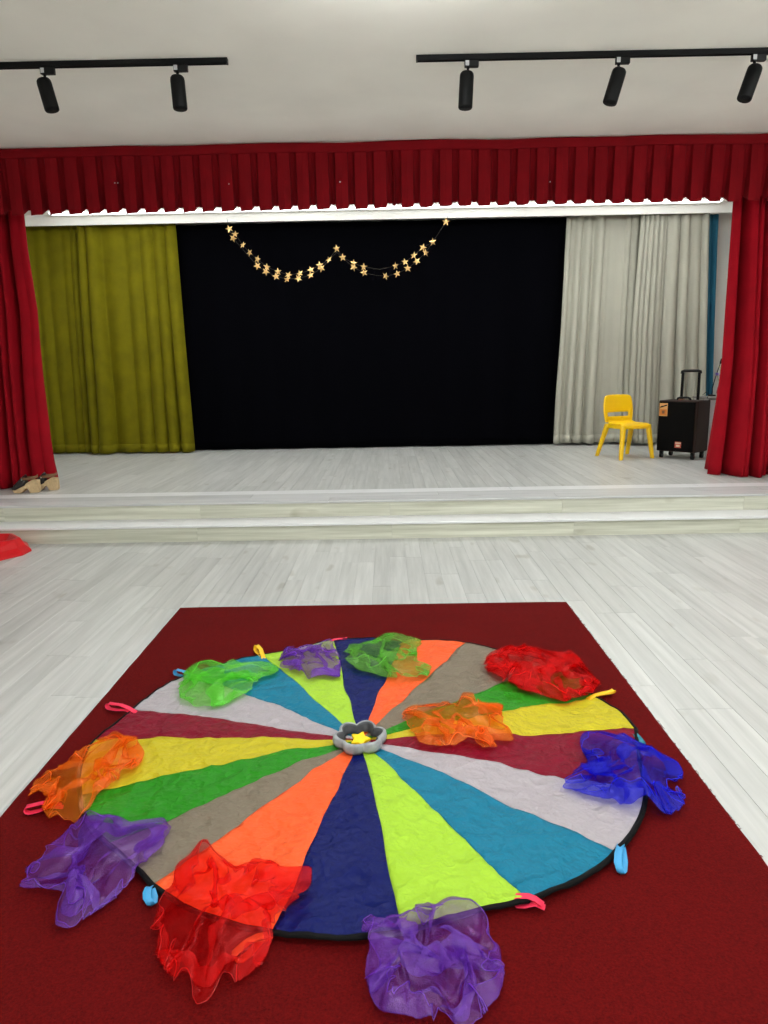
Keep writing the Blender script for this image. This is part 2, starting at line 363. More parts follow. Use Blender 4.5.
# red leg curtains
RY = VAL_Y+.28
drape('leg_curtain', 'red_velvet', [(0, -5.2), (4, -5.0)], ex([(24, 212), (28, 250), (38, 310), (44, 380), (51, 440), (59, 489)], RY), RY, STAGE_Z+.01, CEIL-.14,
      [(.08, .03, .12, .5), (.17, .03, .12, .5), (.26, .03, .13, .5), (.35, .03, .12, .5), (.44, .03, .13, .5), (.53, .03, .12, .5), (.60, .022, .13, .5), (.685, .026, .15, .5), (.755, .022, .15, .5), (.815, .018, .14, .5), (.655, .018, -.24), (.732, .018, -.24), (.793, .015, -.24), (.853, .016, -.26), (.93, .045, .12, .7), (.985, .02, .05)], 'tall red velvet leg curtain at the left of the stage opening', seed=7, nx=300, flare=.7, gain=1.15)
drape('leg_curtain', 'red_velvet', ex([(733, 204), (729, 260), (722, 360), (717, 400), (707, 477)], RY), [(0, 5.2), (4, 5.0)], RY, STAGE_Z+.01, CEIL-.14,
      [(.035, .035, .07), (.085, .022, -.24), (.145, .030, .13, 2.2), (.19, .016, .12, 2), (.245, .024, .15, 2.4), (.29, .018, .14, 2), (.212, .015, -.24), (.166, .009, -.20), (.272, .015, -.24), (.325, .016, -.22), (.36, .03, .13, 2), (.43, .03, .12, 2), (.50, .03, .13, 2), (.58, .03, .12, 2), (.66, .03, .13, 2), (.74, .03, .12, 2), (.82, .03, .13, 2), (.9, .03, .12, 2)], 'tall red velvet leg curtain at the right of the stage opening', seed=8, nx=300, flare=.7, gain=1.15)

# pleated valance
def valance():
    P = .1875; n = 55; x0 = -P*n/2; rows = []; NR = 10; top = CEIL-.012
    prof = [(0, 0), (.3, -.014), (.60, 0), (.64, .09), (.76, .11), (.90, .10), (1.0, .004)]
    root = empty('valance', (0, VAL_Y, VAL_B)); inv = Matrix.Translation(-root.location)
    for i in range(NR+1):
        t = i/NR; row = []
        for k in range(n):
            jit = .16*nz(k*1.7, 4.2); cen = x0+P*(k+.5); mir = cen > .1
            pr = prof if not mir else [(1-a, b) for a, b in reversed(prof)]
            for a, b in pr[:-1]:
                wide = 1+.12*nz(k*2.3, 9)
                dep = b*(.15+.95*t)*wide - .02*t*nz(k*.9, t*2, 5)
                x = x0+P*(k+a+(jit*t*.5 if 0 < a < 1 else 0))
                z = top+(VAL_B-top)*t
                if i == NR: z += (.062 if b > .03 else -.014*((1-a) if not mir else a)+.006) + .008*nz(k*1.1, a)
                if i == 0: z += .012*nz(x*1.3)
                row.append((x, VAL_Y+dep, z))
        rows.append(row)
    MB().grid(rows).xform(inv).build('pleated_skirt', 'red_valance', root, smooth=False, solid=.005)
    hr = [[(x0+P*n*j/200, VAL_Y-.014+dy+.006*nz(j*.3), top-.085*s+.012*nz((x0+P*n*j/200)*1.3)) for j in range(201)] for s, dy in ((-.02, .02), (0, .004), (.15, 0), (.9, .0), (1, .006))]
    MB().grid(hr).xform(inv).build('heading_band', 'red_valance', root, smooth=True, solid=.004)
    for px, py in ((115, 183), (118, 183), (340, 182), (229, 184), (550, 182)):
        p = at(px, py, Y=VAL_Y-.02)
        MB().tube([(p.x, p.y-.004, p.z), (p.x, p.y+.012, p.z)], .006, 8).xform(inv).build('metal_pin', 'chrome', root)
    tag(root, 'long pleated red valance across the top of the stage opening', 'valance')
valance()

# ------------------------------------------------------------------ garland of stars
def star_ring(R, r, y, rot=0, n=5):
    return [(math.sin(rot+PI*k/n)*(R if k % 2 == 0 else r), y, math.cos(rot+PI*k/n)*(R if k % 2 == 0 else r)) for k in range(2*n)]
def star_mesh():
    m = MB(); a = star_ring(.056, .024, 0); c1 = (0, -.009, 0); c2 = (0, .009, 0)
    m.v = a+[c1, c2]
    for k in range(10): m.f += [(k, (k+1) % 10, 10), ((k+1) % 10, k, 11)]
    me = bpy.data.meshes.new('star'); me.from_pydata(m.v, [], m.f); me.materials.append(M['gold']); me.update(); return me
def garland():
    A = [(57, 70), (74, 86), (97, 118), (117, 141), (140, 160), (168, 183), (201, 197), (232, 206), (265, 202), (298, 192), (324, 178), (351, 161), (374, 129),
         (392, 155), (424, 172), (454, 183), (548, 180), (576, 168), (602, 149), (629, 126), (658, 109), (697, 50)]
    B = [(68, 98), (140, 180), (165, 197), (195, 211), (228, 219), (261, 217), (297, 207), (329, 187), (424, 184), (455, 200), (519, 210), (553, 203), (584, 187), (611, 166), (637, 141)]
    Y = BY-.345
    w = lambda q, y=Y: at(210+q[0]/2.954, 205+q[1]/2.954, Y=y)
    root = empty('star_garland', w((374, 210)))
    inv = -root.location
    me = star_mesh()
    for k, q in enumerate(A+B):
        p = w(q, Y-.03-(.02 if k >= len(A) else 0)); o = shared('star', me, root, p+inv)
        o.rotation_euler = (random.uniform(-.5, .5), random.uniform(-.5, .5), random.uniform(-.6, .6))
    for pts in ([(50, 40)]+A[:16]+[(500, 190)]+A[16:]+[(702, 34)], [(57, 70)]+B[:8]+[(374, 140)]+B[8:10]+[(490, 208)]+B[10:]+[(658, 109)]):
        MB().tube([w(q, Y-.018)+inv for q in pts], .0022, 5).build('string', 'thread', root)
    tag(root, 'double garland of small gold stars hanging before the black backdrop', 'garland')
garland()

# ------------------------------------------------------------------ track lighting
def ceil_pt(px, py, dz=0.0): return at(px, py, Z=CEIL-dz)
def track(pa, pb, label):
    a, b = ceil_pt(*pa, .02), ceil_pt(*pb, .02); y = (a.y+b.y)/2
    root = empty('light_track', ((a.x+b.x)/2, y, CEIL-.0005)); L = (b.x-a.x)/2
    m = MB(); m.box(-L, L, -.02, -.008, -.036, 0).box(-L, L, .008, .02, -.036, 0).box(-L, L, -.008, .008, -.014, 0); m.build('rail', 'black_metal', root, bevel=.002)
    for s in (-1, 1): MB().box(s*L-.006, s*L+.006, -.021, .021, -.037, 0).build('end_cap', 'black_plastic', root, bevel=.002)
    tag(root, label, 'light track', 'black ceiling light tracks'); return y
ty1 = track((-120, 68.5), (227, 61.5), 'black ceiling track at the left carrying two spotlights')
ty2 = track((417, 58.5), (880, 49.5), 'black ceiling track at the right carrying three spotlights')
def spot(px_ad, top, bot, ty, label):
    zt = CEIL-.036
    p = at(px_ad[0], px_ad[1], Y=ty); x = p.x
    root = empty('track_spotlight', (x, ty, zt)); 
    MB().box(-.024, .075, -.017, .017, -.045, -.0005).build('adapter', 'black_plastic', root, bevel=.004)
    MB().box(-.02, .006, -.0185, -.0165, -.038, -.006).build('rating_label', 'grey_plastic', root)
    a = at(*top, Y=ty)-root.location; b = at(*bot, Y=ty)-root.location
    d = (b-a).normalized(); Lc = max((b-a).length, .2)
    d = Vector((d.x, random.uniform(-.12, -.02), d.z)).normalized(); b = a+d*Lc
    MB().tube([(0, 0, -.042), (0, 0, -.06), a*0.9+d*.0, a+d*.012], [.014, .008, .008, .011], 10).build('swivel_arm', 'black_metal', root, smooth=True)
    r = .050
    MB().tube([a, a+d*.004, a+d*.014, a+d*.03, b-d*.006, b, b-d*.002, b-d*.03], [r*.55, r*.8, r*.95, r, r, r*.95, r*.86, r*.84], 24).build('lamp_cylinder', 'black_metal', root, smooth=True)
    MB().tube([b-d*.03, b-d*.027], r*.82, 20).build('lens', 'grey_plastic', root)
    tag(root, label, 'spotlight', 'black cylinder track spotlights')
spot((44, 70), (43, 79), (53, 111), ty1, 'black track spotlight nearest the left edge, tilted to the right')
spot((177, 67), (177, 76), (181, 110), ty1, 'black track spotlight near the free end of the left track')
spot((468, 64), (467, 72), (465, 109), ty2, 'black track spotlight hanging straight down at the left end of the right track')
spot((619, 60), (620, 69), (609, 104), ty2, 'black track spotlight tilted left in the middle of the right track')
spot((755, 57), (756, 66), (742, 101), ty2, 'black track spotlight tilted left at the right picture edge')

# ------------------------------------------------------------------ yellow chair
def chair():
    P = [at(*q, Z=STAGE_Z) for q in ((598, 457), (626.5, 455), (652, 457.5), (620.6, 460.5))]   # rear left, rear right, front right, front left
    c = sum(P, Vector())/4; fr = (P[2]+P[3]-P[0]-P[1]).normalized()
    rz = .32
    root = empty('plastic_chair', (c.x+.025, c.y, STAGE_Z), rz)            # local front is -y
    W, SZ, D = .215, .44, .20
    # seat shell
    rows = []
    for i in range(13):
        v = i/12; row = []
        for j in range(13):
            u = j/12*2-1; vv = v*2-1
            k = 1-.09*max(0, abs(vv)-.55)**1.2/.38-(.0 if vv < 0 else .06*vv)
            kk = 1-.07*max(0, abs(u)-.5)**1.3/.4
            x = W*u*k; y = D*vv*kk-.01; z = SZ-.014*(1-u*u)*(1-.3*vv*vv)-(.03*max(0, -vv-.72)**1.2/.2)+(.03*max(0, vv-.7)/.3)
            row.append((x, y, z))
        rows.append(row)
    MB().grid(rows).build('seat', 'yellow_plastic', root, smooth=True, solid=.018, sub=1)
    MB().grid([[(x*.93, y*.93, SZ-.012-dz) for x, y in ((-W, -D), (0, -D*1.02), (W, -D), (W*1.02, 0), (W*.95, D), (0, D), (-W*.95, D), (-W*1.02, 0))] for dz in (0, .045)], True).build('seat_apron', 'yellow_plastic', root, solid=.012)
    # backrest with slot
    m = MB(); NU, NV = 14, 14; idx = {}
    def bp(i, j):
        u = i/NU*2-1; v = j/NV; h = SZ+.005+v*.355
        wd = .205+.022*math.sin(PI*min(1, v*1.05)) - .016*max(0, v-.86)**1.6/.14**1.6*(abs(u)**6)
        top = h-.016*max(0, v-.86)/.14*abs(u)**5
        return (u*wd, D-.03+.065*v+.03*(1-u*u)+(.02*(1-v)), top)
    for j in range(NV+1):
        for i in range(NU+1): idx[i, j] = len(m.v); m.v.append(bp(i, j))
    for j in range(NV):
        for i in range(NU):
            if 3 <= j <= 4 and 2 <= i <= NU-3: continue
            m.f.append((idx[i, j], idx[i+1, j], idx[i+1, j+1], idx[i, j+1]))
    m.build('backrest', 'yellow_plastic', root, smooth=True, solid=.022, sub=1)
    for (sx, sy) in ((-1, -1), (1, -1), (1, 1), (-1, 1)):
        tx, tyy = sx*W*.86, sy*D*.80; bx, by = sx*W*1.10, (-D*1.06 if sy < 0 else D*1.5)
        rw = []
        for z, k in ((SZ-.006, .040), (SZ*.5, .034), (.012, .028), (0, .025)):
            t = 1-z/SZ; x = tx+(bx-tx)*t; y = tyy+(by-tyy)*t
            rw.append([(x+k*math.cos(a)*1.0, y+k*math.sin(a)*.85, z) for a in [PI/4*q+PI/8 for q in range(8)]])
        mm = MB().grid(rw, True); mm.cap(rw[0], True); mm.cap(rw[-1]); mm.build('leg', 'yellow_plastic', root, smooth=False, bevel=.003)
    tag(root, 'bright yellow plastic chair with a slotted back on the stage', 'chair')
chair()

# ------------------------------------------------------------------ trolley speaker
def speaker():
    phi = math.radians(46); W, D, H0, H1 = .50, .37, .09, .73
    corner = at(656, 450.5, Z=STAGE_Z+H0); off = Matrix.Rotation(-phi, 3, 'Z') @ Vector((-W/2, -D/2, 0))
    root = empty('trolley_speaker', (corner.x-off.x, corner.y-off.y, STAGE_Z), -phi)     # front is local -y
    MB().box(-W/2, W/2, -D/2, D/2, H0, H1).build('cabinet', 'brown_wood', root, bevel=.012)
    MB().box(-W/2+.015, W/2-.03, -D/2-.012, -D/2+.002, H0+.012, H1-.015).build('front_grille', 'black_grille', root, bevel=.005)
    for s in (-1, 1):
        for k in (-1, 1):
            x, y = s*(W/2-.05), k*(D/2-.05)
            cs = MB().box(x-.022, x+.022, y-.022, y+.022, .055, H0+.002).build('caster', 'black_plastic', root, bevel=.004)
            MB().tube([(x-.016, y, .033), (x+.016, y, .033)], .033, 16).build('wheel', 'black_plastic', cs, smooth=False)
    h = .36; y = D/2-.05
    for s in (-1, 1): MB().box(s*.105-.016, s*.105+.016, y-.01, y+.01, H1-.02, H1+h-.02).build('handle_tube', 'black_metal', root, bevel=.003)
    MB().tube([(-.125, y, H1+h-.035), (-.118, y, H1+h-.008), (-.09, y, H1+h), (.09, y, H1+h), (.118, y, H1+h-.008), (.125, y, H1+h-.035)], [.013, .017, .018, .018, .017, .013], 12).build('handle_grip', 'black_plastic', root, smooth=True)
    MB().tube([(-.09, -.03, H1-.004), (-.075, -.03, H1+.025), (-.05, -.03, H1+.032), (.05, -.03, H1+.032), (.075, -.03, H1+.025), (.09, -.03, H1-.004)], .013, 10).build('carry_handle', 'black_plastic', root, smooth=True)
    MB().box(-.10, -.035, .02, .07, H1, H1+.012).build('control_panel', 'brown_leather', root, bevel=.003)
    MB().box(W/2-.035, W/2-.005, D/2-.12, D/2-.06, H1-.02, H1+.016).build('latch', 'grey_plastic', root, bevel=.003)
    MB().tube([(W/2-.02, D/2-.08, H1+.01), (W/2-.01, D/2-.07, H1+.06), (W/2-.04, D/2-.06, H1+.10), (W/2-.09, D/2-.05, H1+.06)], .004, 6).build('cable', 'black_plastic', root, smooth=True)
    yf = -D/2-.0135
    M['sticker'] = plain('sticker_paper', srgb(214, 160, 96), .5, .05); M['sticker2'] = plain('sticker_orange', srgb(206, 120, 40), .5, .05)
    M['sticker3'] = plain('sticker_white', srgb(225, 205, 180), .5, .03); M['sticker4'] = plain('sticker_red', srgb(196, 84, 62), .5, .05)
    s1 = MB().box(-W/2+.02, -W/2+.125, yf, yf+.002, H1-.195, H1-.035).build('sticker', 'sticker', root)
    MB().box(-W/2+.028, -W/2+.118, yf-.001, yf+.0005, H1-.185, H1-.11).build('print_block', 'sticker2', s1)
    MB().prism([(-W/2+.028, .0), (-W/2+.118, .03), (-W/2+.118, .045), (-W/2+.03, .02)], -.0008, .0006).xform(Matrix.Translation((0, yf, H1-.095)) @ Matrix.Rotation(PI/2, 4, 'X')).build('print_swoosh', 'black_plastic', s1)
    MB().box(-W/2+.055, -W/2+.09, yf-.0016, yf, H1-.165, H1-.125).build('print_picture', 'brown_leather', s1)
    s2 = MB().box(-.005, .075, yf, yf+.002, H0+.055, H0+.13).build('sticker', 'sticker4', root)
    MB().box(.002, .068, yf-.001, yf+.0005, H0+.105, H0+.122).build('print_line', 'sticker3', s2)
    MB().box(.012, .058, yf-.001, yf+.0005, H0+.068, H0+.092).build('print_block', 'sticker3', s2)
    tag(root, 'black and brown trolley speaker with a raised pull handle', 'speaker')
speaker()

# ------------------------------------------------------------------ white table at the stage's right end
def table():
    p = at(706, 456.5, Z=STAGE_Z); h = .75
    root = empty('side_table', (p.x+.42, p.y+.27, STAGE_Z))
    MB().box(-.42, .42, -.27, .27, h-.03, h).build('table_top', 'table_edge', root, bevel=.003)
    for x in (-.38, .38):
        for y in (-.23, .23): MB().box(x-.02, x+.02, y-.02, y+.02, 0, h-.03).build('leg', 'white_table', root, bevel=.002)
    MB().box(-.36, .36, -.225, -.205, h-.44, h-.03).build('front_panel', 'white_table', root, bevel=.002)
    tag(root, 'white table half hidden behind the right red curtain', 'table')
    # flowers in a vase on the table
    q = at(719.5, 400, Y=p.y+.2); fx = q.x; fy = p.y+.20; fz = STAGE_Z+h
    r2 = empty('vase_of_flowers', (fx, fy, fz))
    M['vase'] = plain('vase_glaze', srgb(150, 30, 50), .3); M['petal'] = plain('violet_petals', srgb(120, 96, 190), .7); M['leafg'] = plain('pale_green', srgb(190, 196, 130), .7)
    rr = [(.0, .03), (.01, .035), (.06, .045), (.12, .034), (.15, .024), (.165, .03)]
    MB().grid([[(r*math.cos(2*PI*k/16), r*math.sin(2*PI*k/16), z) for k in range(16)] for z, r in rr], True).cap([(.03*math.cos(2*PI*k/16), .03*math.sin(2*PI*k/16), 0) for k in range(16)], True).build('vase', 'vase', r2, smooth=True)
    for k in range(9):
        a = k*2.4; R = .02+.05*((k*37) % 10)/10; z = .24+.16*((k*53) % 10)/10
        x, y = R*math.cos(a), R*math.sin(a)
        s = MB().tube([(0, 0, .14), (x*.5, y*.5, (z+.14)/2), (x, y, z)], .003, 5).build('stem', 'leafg', r2)
        m = MB()
        for j in range(7):
            b = 2*PI*j/7; ring = [(x+.03*math.cos(b+e)*g, y+.03*math.sin(b+e)*g, z+hh) for e, g, hh in ((0, .1, 0), (-.35, .7, .012), (0, 1, .018), (.35, .7, .012))]
            m.cap(ring)
        m.build('blossom', 'petal' if k % 3 else 'leafg', s, solid=.003)
    tag(r2, 'vase of violet flowers on the white table beside the red curtain', 'flowers')
    a = at(718, 352, Y=p.y+.45); b = at(711, 385, Y=p.y+.42)
    r3 = empty('table_microphone', (b.x+.03, p.y+.44, fz))
    o = r3.location
    MB().tube([(0, 0, 0), (0, 0, .014), (0, 0, .02)], [.05, .05, .03], 20).build('base', 'black_plastic', r3, smooth=False)
    MB().tube([(0, 0, .018), (.0, 0, .10), (.02, 0, .2), (.05, 0, .32), (.08, 0, .42)], .006, 8).build('gooseneck', 'black_metal', r3, smooth=True)
    MB().tube([(.078, 0, .415), (.085, 0, .44), (.095, 0, .475), (.10, 0, .49)], [.008, .014, .014, .006], 12).build('capsule', 'black_plastic', r3, smooth=True)
    tag(r3, 'thin black gooseneck stand on the white table', 'microphone')
table()

# ------------------------------------------------------------------ clogs
def clog(px, py, rz, label):
    p = at(px, py, Z=STAGE_Z)
    root = empty('clog', (p.x, p.y, STAGE_Z), rz); root.scale = (1, 1, 1.36)
    W = .09
    prof = [(-.135, .018), (-.12, .004), (-.105, 0), (-.045, 0), (-.02, .012), (0, .034), (.02, .036), (.035, .02), (.04, 0), (.125, 0), (.13, .02), (.128, .092), (.07, .096), (.02, .076), (-.04, .046), (-.10, .034), (-.13, .03)]
    def wid(x): t = (x+.135)/.265; return W/2*(.62+.45*math.sin(PI*min(1, .15+.75*(1-t)))) * (1-.35*max(0, .12-t)/.12)
    a = [(x, -wid(x), z) for x, z in prof]; b = [(x, wid(x), z) for x, z in prof]
    m = MB(); m.grid([a, b], True).cap(a).cap(b, True); m.build('sole', 'cork', root, bevel=.003)
    rows = []
    for x, h in ((-.135, .006), (-.125, .03), (-.10, .046), (-.06, .062), (-.02, .074), (.005, .078)):
        z0 = .032+.055*max(0, (x+.10)/.16); w2 = wid(x)*1.04
        rows.append([(x, -w2*math.cos(PI*k/12), z0-.008+(h)*math.sin(PI*k/12)**.6) for k in range(13)])
    MB().grid(rows).build('upper', 'dark_leather', root, smooth=True, solid=.004)
    st_ = []
    for k in range(15):
        a_ = -PI/2+PI*k/14; x = .03+.09*math.cos(a_); y = wid(.05)*1.08*math.sin(a_); st_.append((x, y))
    path = [(-.03, -wid(-.03)*1.02)]+st_+[(-.03, wid(-.03)*1.02)]
    MB().grid([[(x, y, .098+.018*(1-abs(y)/.05)+dz) for x, y in path] for dz in (0, .02)]).build('heel_strap', 'brown_leather', root, smooth=True, solid=.004)
    MB().tube([(-.02, -wid(-.02)*1.06, .105), (-.02, -wid(-.02)*1.06-.006, .105)], .008, 10).build('buckle', 'chrome', root)
    tag(root, label, 'shoe', 'pair of clogs')
clog(27.2, 492.4, .14, 'black clog with chunky beige heel, nearer the stage edge')
clog(46.2, 489.9, .16, 'black clog with chunky beige heel, standing against the red curtain')

# ------------------------------------------------------------------ red moulded plastic toy at the left
def red_toy():
    c = at(-24, 554, Z=0)
    root = empty('plastic_toy', (c.x, c.y, 0), 0)
    def octo(rx, ry, z, cut=.38): 
        return [(x*rx, y*ry, z) for x, y in ((-1, -cut), (-1+cut, -1), (1-cut, -1), (1, -cut*.6), (1, cut*.6), (1-cut, 1), (-1+cut, 1), (-1, cut))]
    m = MB(); m.grid([octo(.44, .34, .0), octo(.44, .34, .014), octo(.40, .27, .06), octo(.37, .20, .13), octo(.345, .18, .135), octo(.29, .14, .06), octo(.24, .11, .045)], True)
    m.cap(octo(.24, .11, .045)); m.build('shell', 'red_plastic', root, bevel=.008)
    MB().box(-.20, .2, -.012, .012, .04, .075).build('rib', 'red_plastic', root, bevel=.005)
    MB().tube([(-.42, 0, .03), (-.5, 0, .06), (-.60, 0, .08)], [.02, .02, .022], 12).build('grip', 'red_plastic', root, smooth=True)
    tag(root, 'glossy red moulded plastic toy at the left picture edge before the steps', 'toy')
red_toy()

# ------------------------------------------------------------------ carpet
CT = .009
def carpet():
    m = MB(); n = 60; top = []; 
    pl = [(CX0+.003*nz(i*.5), CY0+(CY1-CY0)*i/n) for i in range(n+1)]; pr = [(CX1+.004*nz(i*.7, 5), CY0+(CY1-CY0)*i/n) for i in range(n+1)]
    m.grid([[(a[0], a[1], z) for a in pl+pr[::-1]] for z in (.0005, CT-.002)], True)
    m.grid([[(pl[i][0]+k*(pr[i][0]-pl[i][0])/20, pl[i][1], CT-(.002 if k in (0, 20) else 0)) for k in range(21)] for i in range(n+1)])
    o = m.build('carpet', 'carpet', smooth=False)
    tag(o, 'dark red rectangular carpet lying on the laminate floor', 'carpet')
    # frayed tufts along the right edge
    random.seed(3); t = MB()
    for i in range(140):
        y = random.uniform(1.6, CY1-.02); x = CX1-.002; L = random.uniform(.004, .013)
        t.tube([(x, y, .005), (x+L*.6, y+random.uniform(-.004, .004), .006), (x+L, y+random.uniform(-.008, .008), .002)], [.0013, .001, .0006], 4)
    f = t.build('frayed_fibres', 'carpet', o, fix=False); f['kind'] = 'stuff'
carpet()

# ------------------------------------------------------------------ play parachute
RIM = [(403, 936), (527, 905), (616, 856), (646, 795), (636, 733), (594, 699), (562, 665), (466, 645), (402, 644), (333, 642), (262, 657), (188, 676), (133, 711),
       (94, 742), (80, 796), (108, 850), (153, 890), (272, 937)]
PCOL = {'blue': (6, 18, 84), 'lime': (156, 196, 54), 'teal': (20, 110, 140), 'lilac': (164, 156, 162), 'maroon': (116, 8, 34), 'yellow': (184, 170, 36), 'green': (38, 126, 24), 'grey': (118, 107, 92), 'orange': (232, 90, 44)}
for k, c in PCOL.items():
    M['para_'+k] = nylon('nylon_'+k, srgb(*c))
ORDER = ['lime', 'teal', 'lilac', 'maroon', 'yellow', 'green', 'grey', 'orange', 'blue']
PC = at(360, 740, Z=.02)
RW = [at(*q, Z=.018) for q in RIM]
def para_h(x, y):
    rid = lambda k, q: (1-abs(nz(x*k, y*k, q))*2.2)
    k = min(1, max(.0, (math.hypot(x-PC.x, y-PC.y)-.10)/.2))
    return CT+.011+k*(.012*(nz(x*2.6, y*2.6, 2)+.3)+.007*max(-.3, rid(4.2, 7))+.0055*max(-.2, rid(8.5, 9))+.003*max(-.2, rid(16, 3)))
def para_z(x, y, r):
    h = para_h(x, y)
    return max(CT+.003, h)
def para_pt(s, r, n=18):
    i = int(math.floor(s)) % n; k = s-math.floor(s)
    a, b = RW[i], RW[(i+1) % n]; p = a.lerp(b, k)
    bulge = 1+.022*math.sin(PI*k)*(1 if i % 3 else -.3)
    q = PC+(p-PC)*bulge*r
    tang = Vector((-(p-PC).y, (p-PC).x, 0)).normalized()
    q = q+tang*(.018*nz(q.x*5, q.y*5, 31)*min(1, r*3)*(1-.4*r))
    q.z = para_z(q.x, q.y, r)
    return q
def parachute():
    root = empty('play_parachute', (PC.x, PC.y, CT)); inv = Matrix.Translation(-root.location)
    for i in range(18):
        rows = [[para_pt(i+j/22, .03+.97*k/64) for j in range(23)] for k in range(65)]
        MB().grid(rows).xform(inv).build('panel', 'para_'+ORDER[i % 9], root, smooth=True, solid=.0012)
    rows = []
    for k in range(18*14): 
        s = k/14; o = para_pt(s, 1.0); t = para_pt(s, .992); out = para_pt(s, 1.007)
        rows.append([t+Vector((0, 0, .0018)), o+Vector((0, 0, .0022)), Vector((out.x, out.y, max(CT+.0015, out.z-.004))), Vector((o.x, o.y, max(CT+.001, o.z-.006)))])
    rows.append(rows[0])
    MB().grid(rows).xform(inv).build('edge_binding', 'binding', root, smooth=True, solid=.001)
    M['h_pink'] = plain('webbing_pink', srgb(240, 40, 82), .6); M['h_blue'] = plain('webbing_blue', srgb(56, 150, 205), .5)
    M['h_yellow'] = plain('webbing_yellow', srgb(250, 196, 20), .6); M['h_orange'] = plain('webbing_orange', srgb(222, 110, 40), .6); M['h_teal'] = plain('webbing_teal', srgb(30, 120, 140), .5)
    H = [((541, 905), (514, 901), 'pink'), ((621, 846), (620, 873), 'blue'), ((634, 786), (650, 795), 'blue'), ((634, 735), (643, 745), 'teal'), ((590, 699), (614, 692), 'yellow'),
         ((402, 645), (418, 641), 'orange'), ((331, 642), (348, 640), 'pink'), ((263, 658), (256, 647), 'yellow'), ((191, 678), (175, 672), 'blue'), ((133, 712), (107, 706), 'pink'),
         ((58, 806), (25, 811), 'pink'), ((150, 888), (150, 905), 'blue'), ((266, 937), (234, 960), 'orange')]
    for a, b, c in H:
        A = at(*a, Z=.03); B = at(*b, Z=.022); d = (B-A); L = d.length; d.normalize(); n = Vector((-d.y, d.x, 0))*.011
        A.z = B.z = 0; path = []
        for t, z, sw in ((-.15, .012, 0), (.2, .022, .15), (.55, .012, .35), (.85, .006, .3), (.97, .008, .1), (1.0, .016, 0), (.96, .024, -.1), (.8, .024, -.25), (.5, .030, -.25), (.2, .030, -.1), (-.1, .02, 0)):
            q = A+d*L*t+Vector((-d.y, d.x, 0))*.03*sw; q.z = CT+z; path.append(q)
        rows = [[p-n+Vector((0, 0, .004)), p, p+n+Vector((0, 0, .004))] for p in path]
        MB().grid(rows).xform(inv).build('handle', 'h_'+c, root, smooth=True, solid=.0018)
    tag(root, 'round rainbow play parachute of eighteen coloured wedges on the red carpet', 'parachute')
parachute()

# grey flower-shaped ring and yellow star in the parachute's middle
def ring():
    c = at(360, 741, Z=.03); z0 = CT+.018
    root = empty('scalloped_ring', (c.x, c.y, z0), .2)
    rows = []; inner = []
    NS = 72
    for i in range(NS):
        th = 2*PI*i/NS; lob = abs(math.cos(3*th)); r = .080+.020*lob; h = .034+.008*lob
        rows.append([((r+a)*math.cos(th), (r+a)*math.sin(th), h*b) for a, b in ((.004, 0), (.009, .4), (.006, .85), (.0, 1), (-.006, .95))])
        inner.append([((r+a)*math.cos(th), (r+a)*math.sin(th), h*b) for a, b in ((-.006, .95), (-.010, .7), (-.012, .3), (-.020, .03))])
    rows.append(rows[0]); inner.append(inner[0])
    MB().grid(rows).build('ring', 'grey_felt', root, smooth=True, solid=.003)
    M['inner_grey'] = plain('dark_grey_inner_wall', srgb(70, 72, 76), .7, .3, 30)  # inner side of the ring, a darker grey than the outside
    MB().grid(inner).build('inner_wall', 'inner_grey', root, smooth=True, solid=.002)
    tag(root, 'mottled grey scalloped ring in the middle of the parachute', 'toy')
    m = MB(); a = [(x, y, 0) for x, _, y in star_ring(.043, .024, 0, .3)]
    p = at(360, 739, Z=.06)
    s = MB().prism([(x, y) for x, y, _ in a], 0, .016).build('star_toy', 'yellow_felt', bevel=.003)
    s.location = (p.x, p.y, CT+.042)
    s.rotation_euler = (.22, 0, 0)
    tag(s, 'small yellow star lying inside the grey scalloped ring', 'toy')
ring()

# ------------------------------------------------------------------ organza scarves
SC = {'orange': srgb(255, 138, 0), 'purple': srgb(150, 70, 208), 'red': srgb(232, 18, 20), 'green': srgb(140, 232, 80), 'blue': srgb(28, 30, 225), 'green2': srgb(140, 214, 80)}
for k, c in SC.items():
    M['sc_'+k] = organza('organza_'+k, c, {'orange': .34, 'red': .31, 'green': .27, 'green2': .25}.get(k, .29), shine={'red': .12, 'orange': .25, 'blue': .3}.get(k, .5))
    M['hem_'+k] = organza('organza_hem_'+k, tuple(x*.8 for x in c[:3])+(1,), .6)
PPOL = [(p.x-PC.x, p.y-PC.y) for p in RW]
def ground(X, Y):                                     # height of parachute or bare carpet below a point
    dx, dy = X-PC.x, Y-PC.y; r = math.hypot(dx, dy)
    if r < .6: return para_z(X, Y, 0)
    for (ax, ay), (bx, by) in zip(PPOL, PPOL[1:]+PPOL[:1]):
        c1 = ax*dy-ay*dx; c2 = dx*by-dy*bx
        if c1 >= 0 and c2 >= 0 and ax*dx+ay*dy > 0:
            ex_, ey = bx-ax, by-ay; t = (ax*ey-ay*ex_)/(dx*ey-dy*ex_); q = 1/t
            k = min(1, max(0, (q-1.03)/.05)); return para_z(X, Y, 0)*(1-k)+(CT+.002)*k
    return para_z(X, Y, 0)
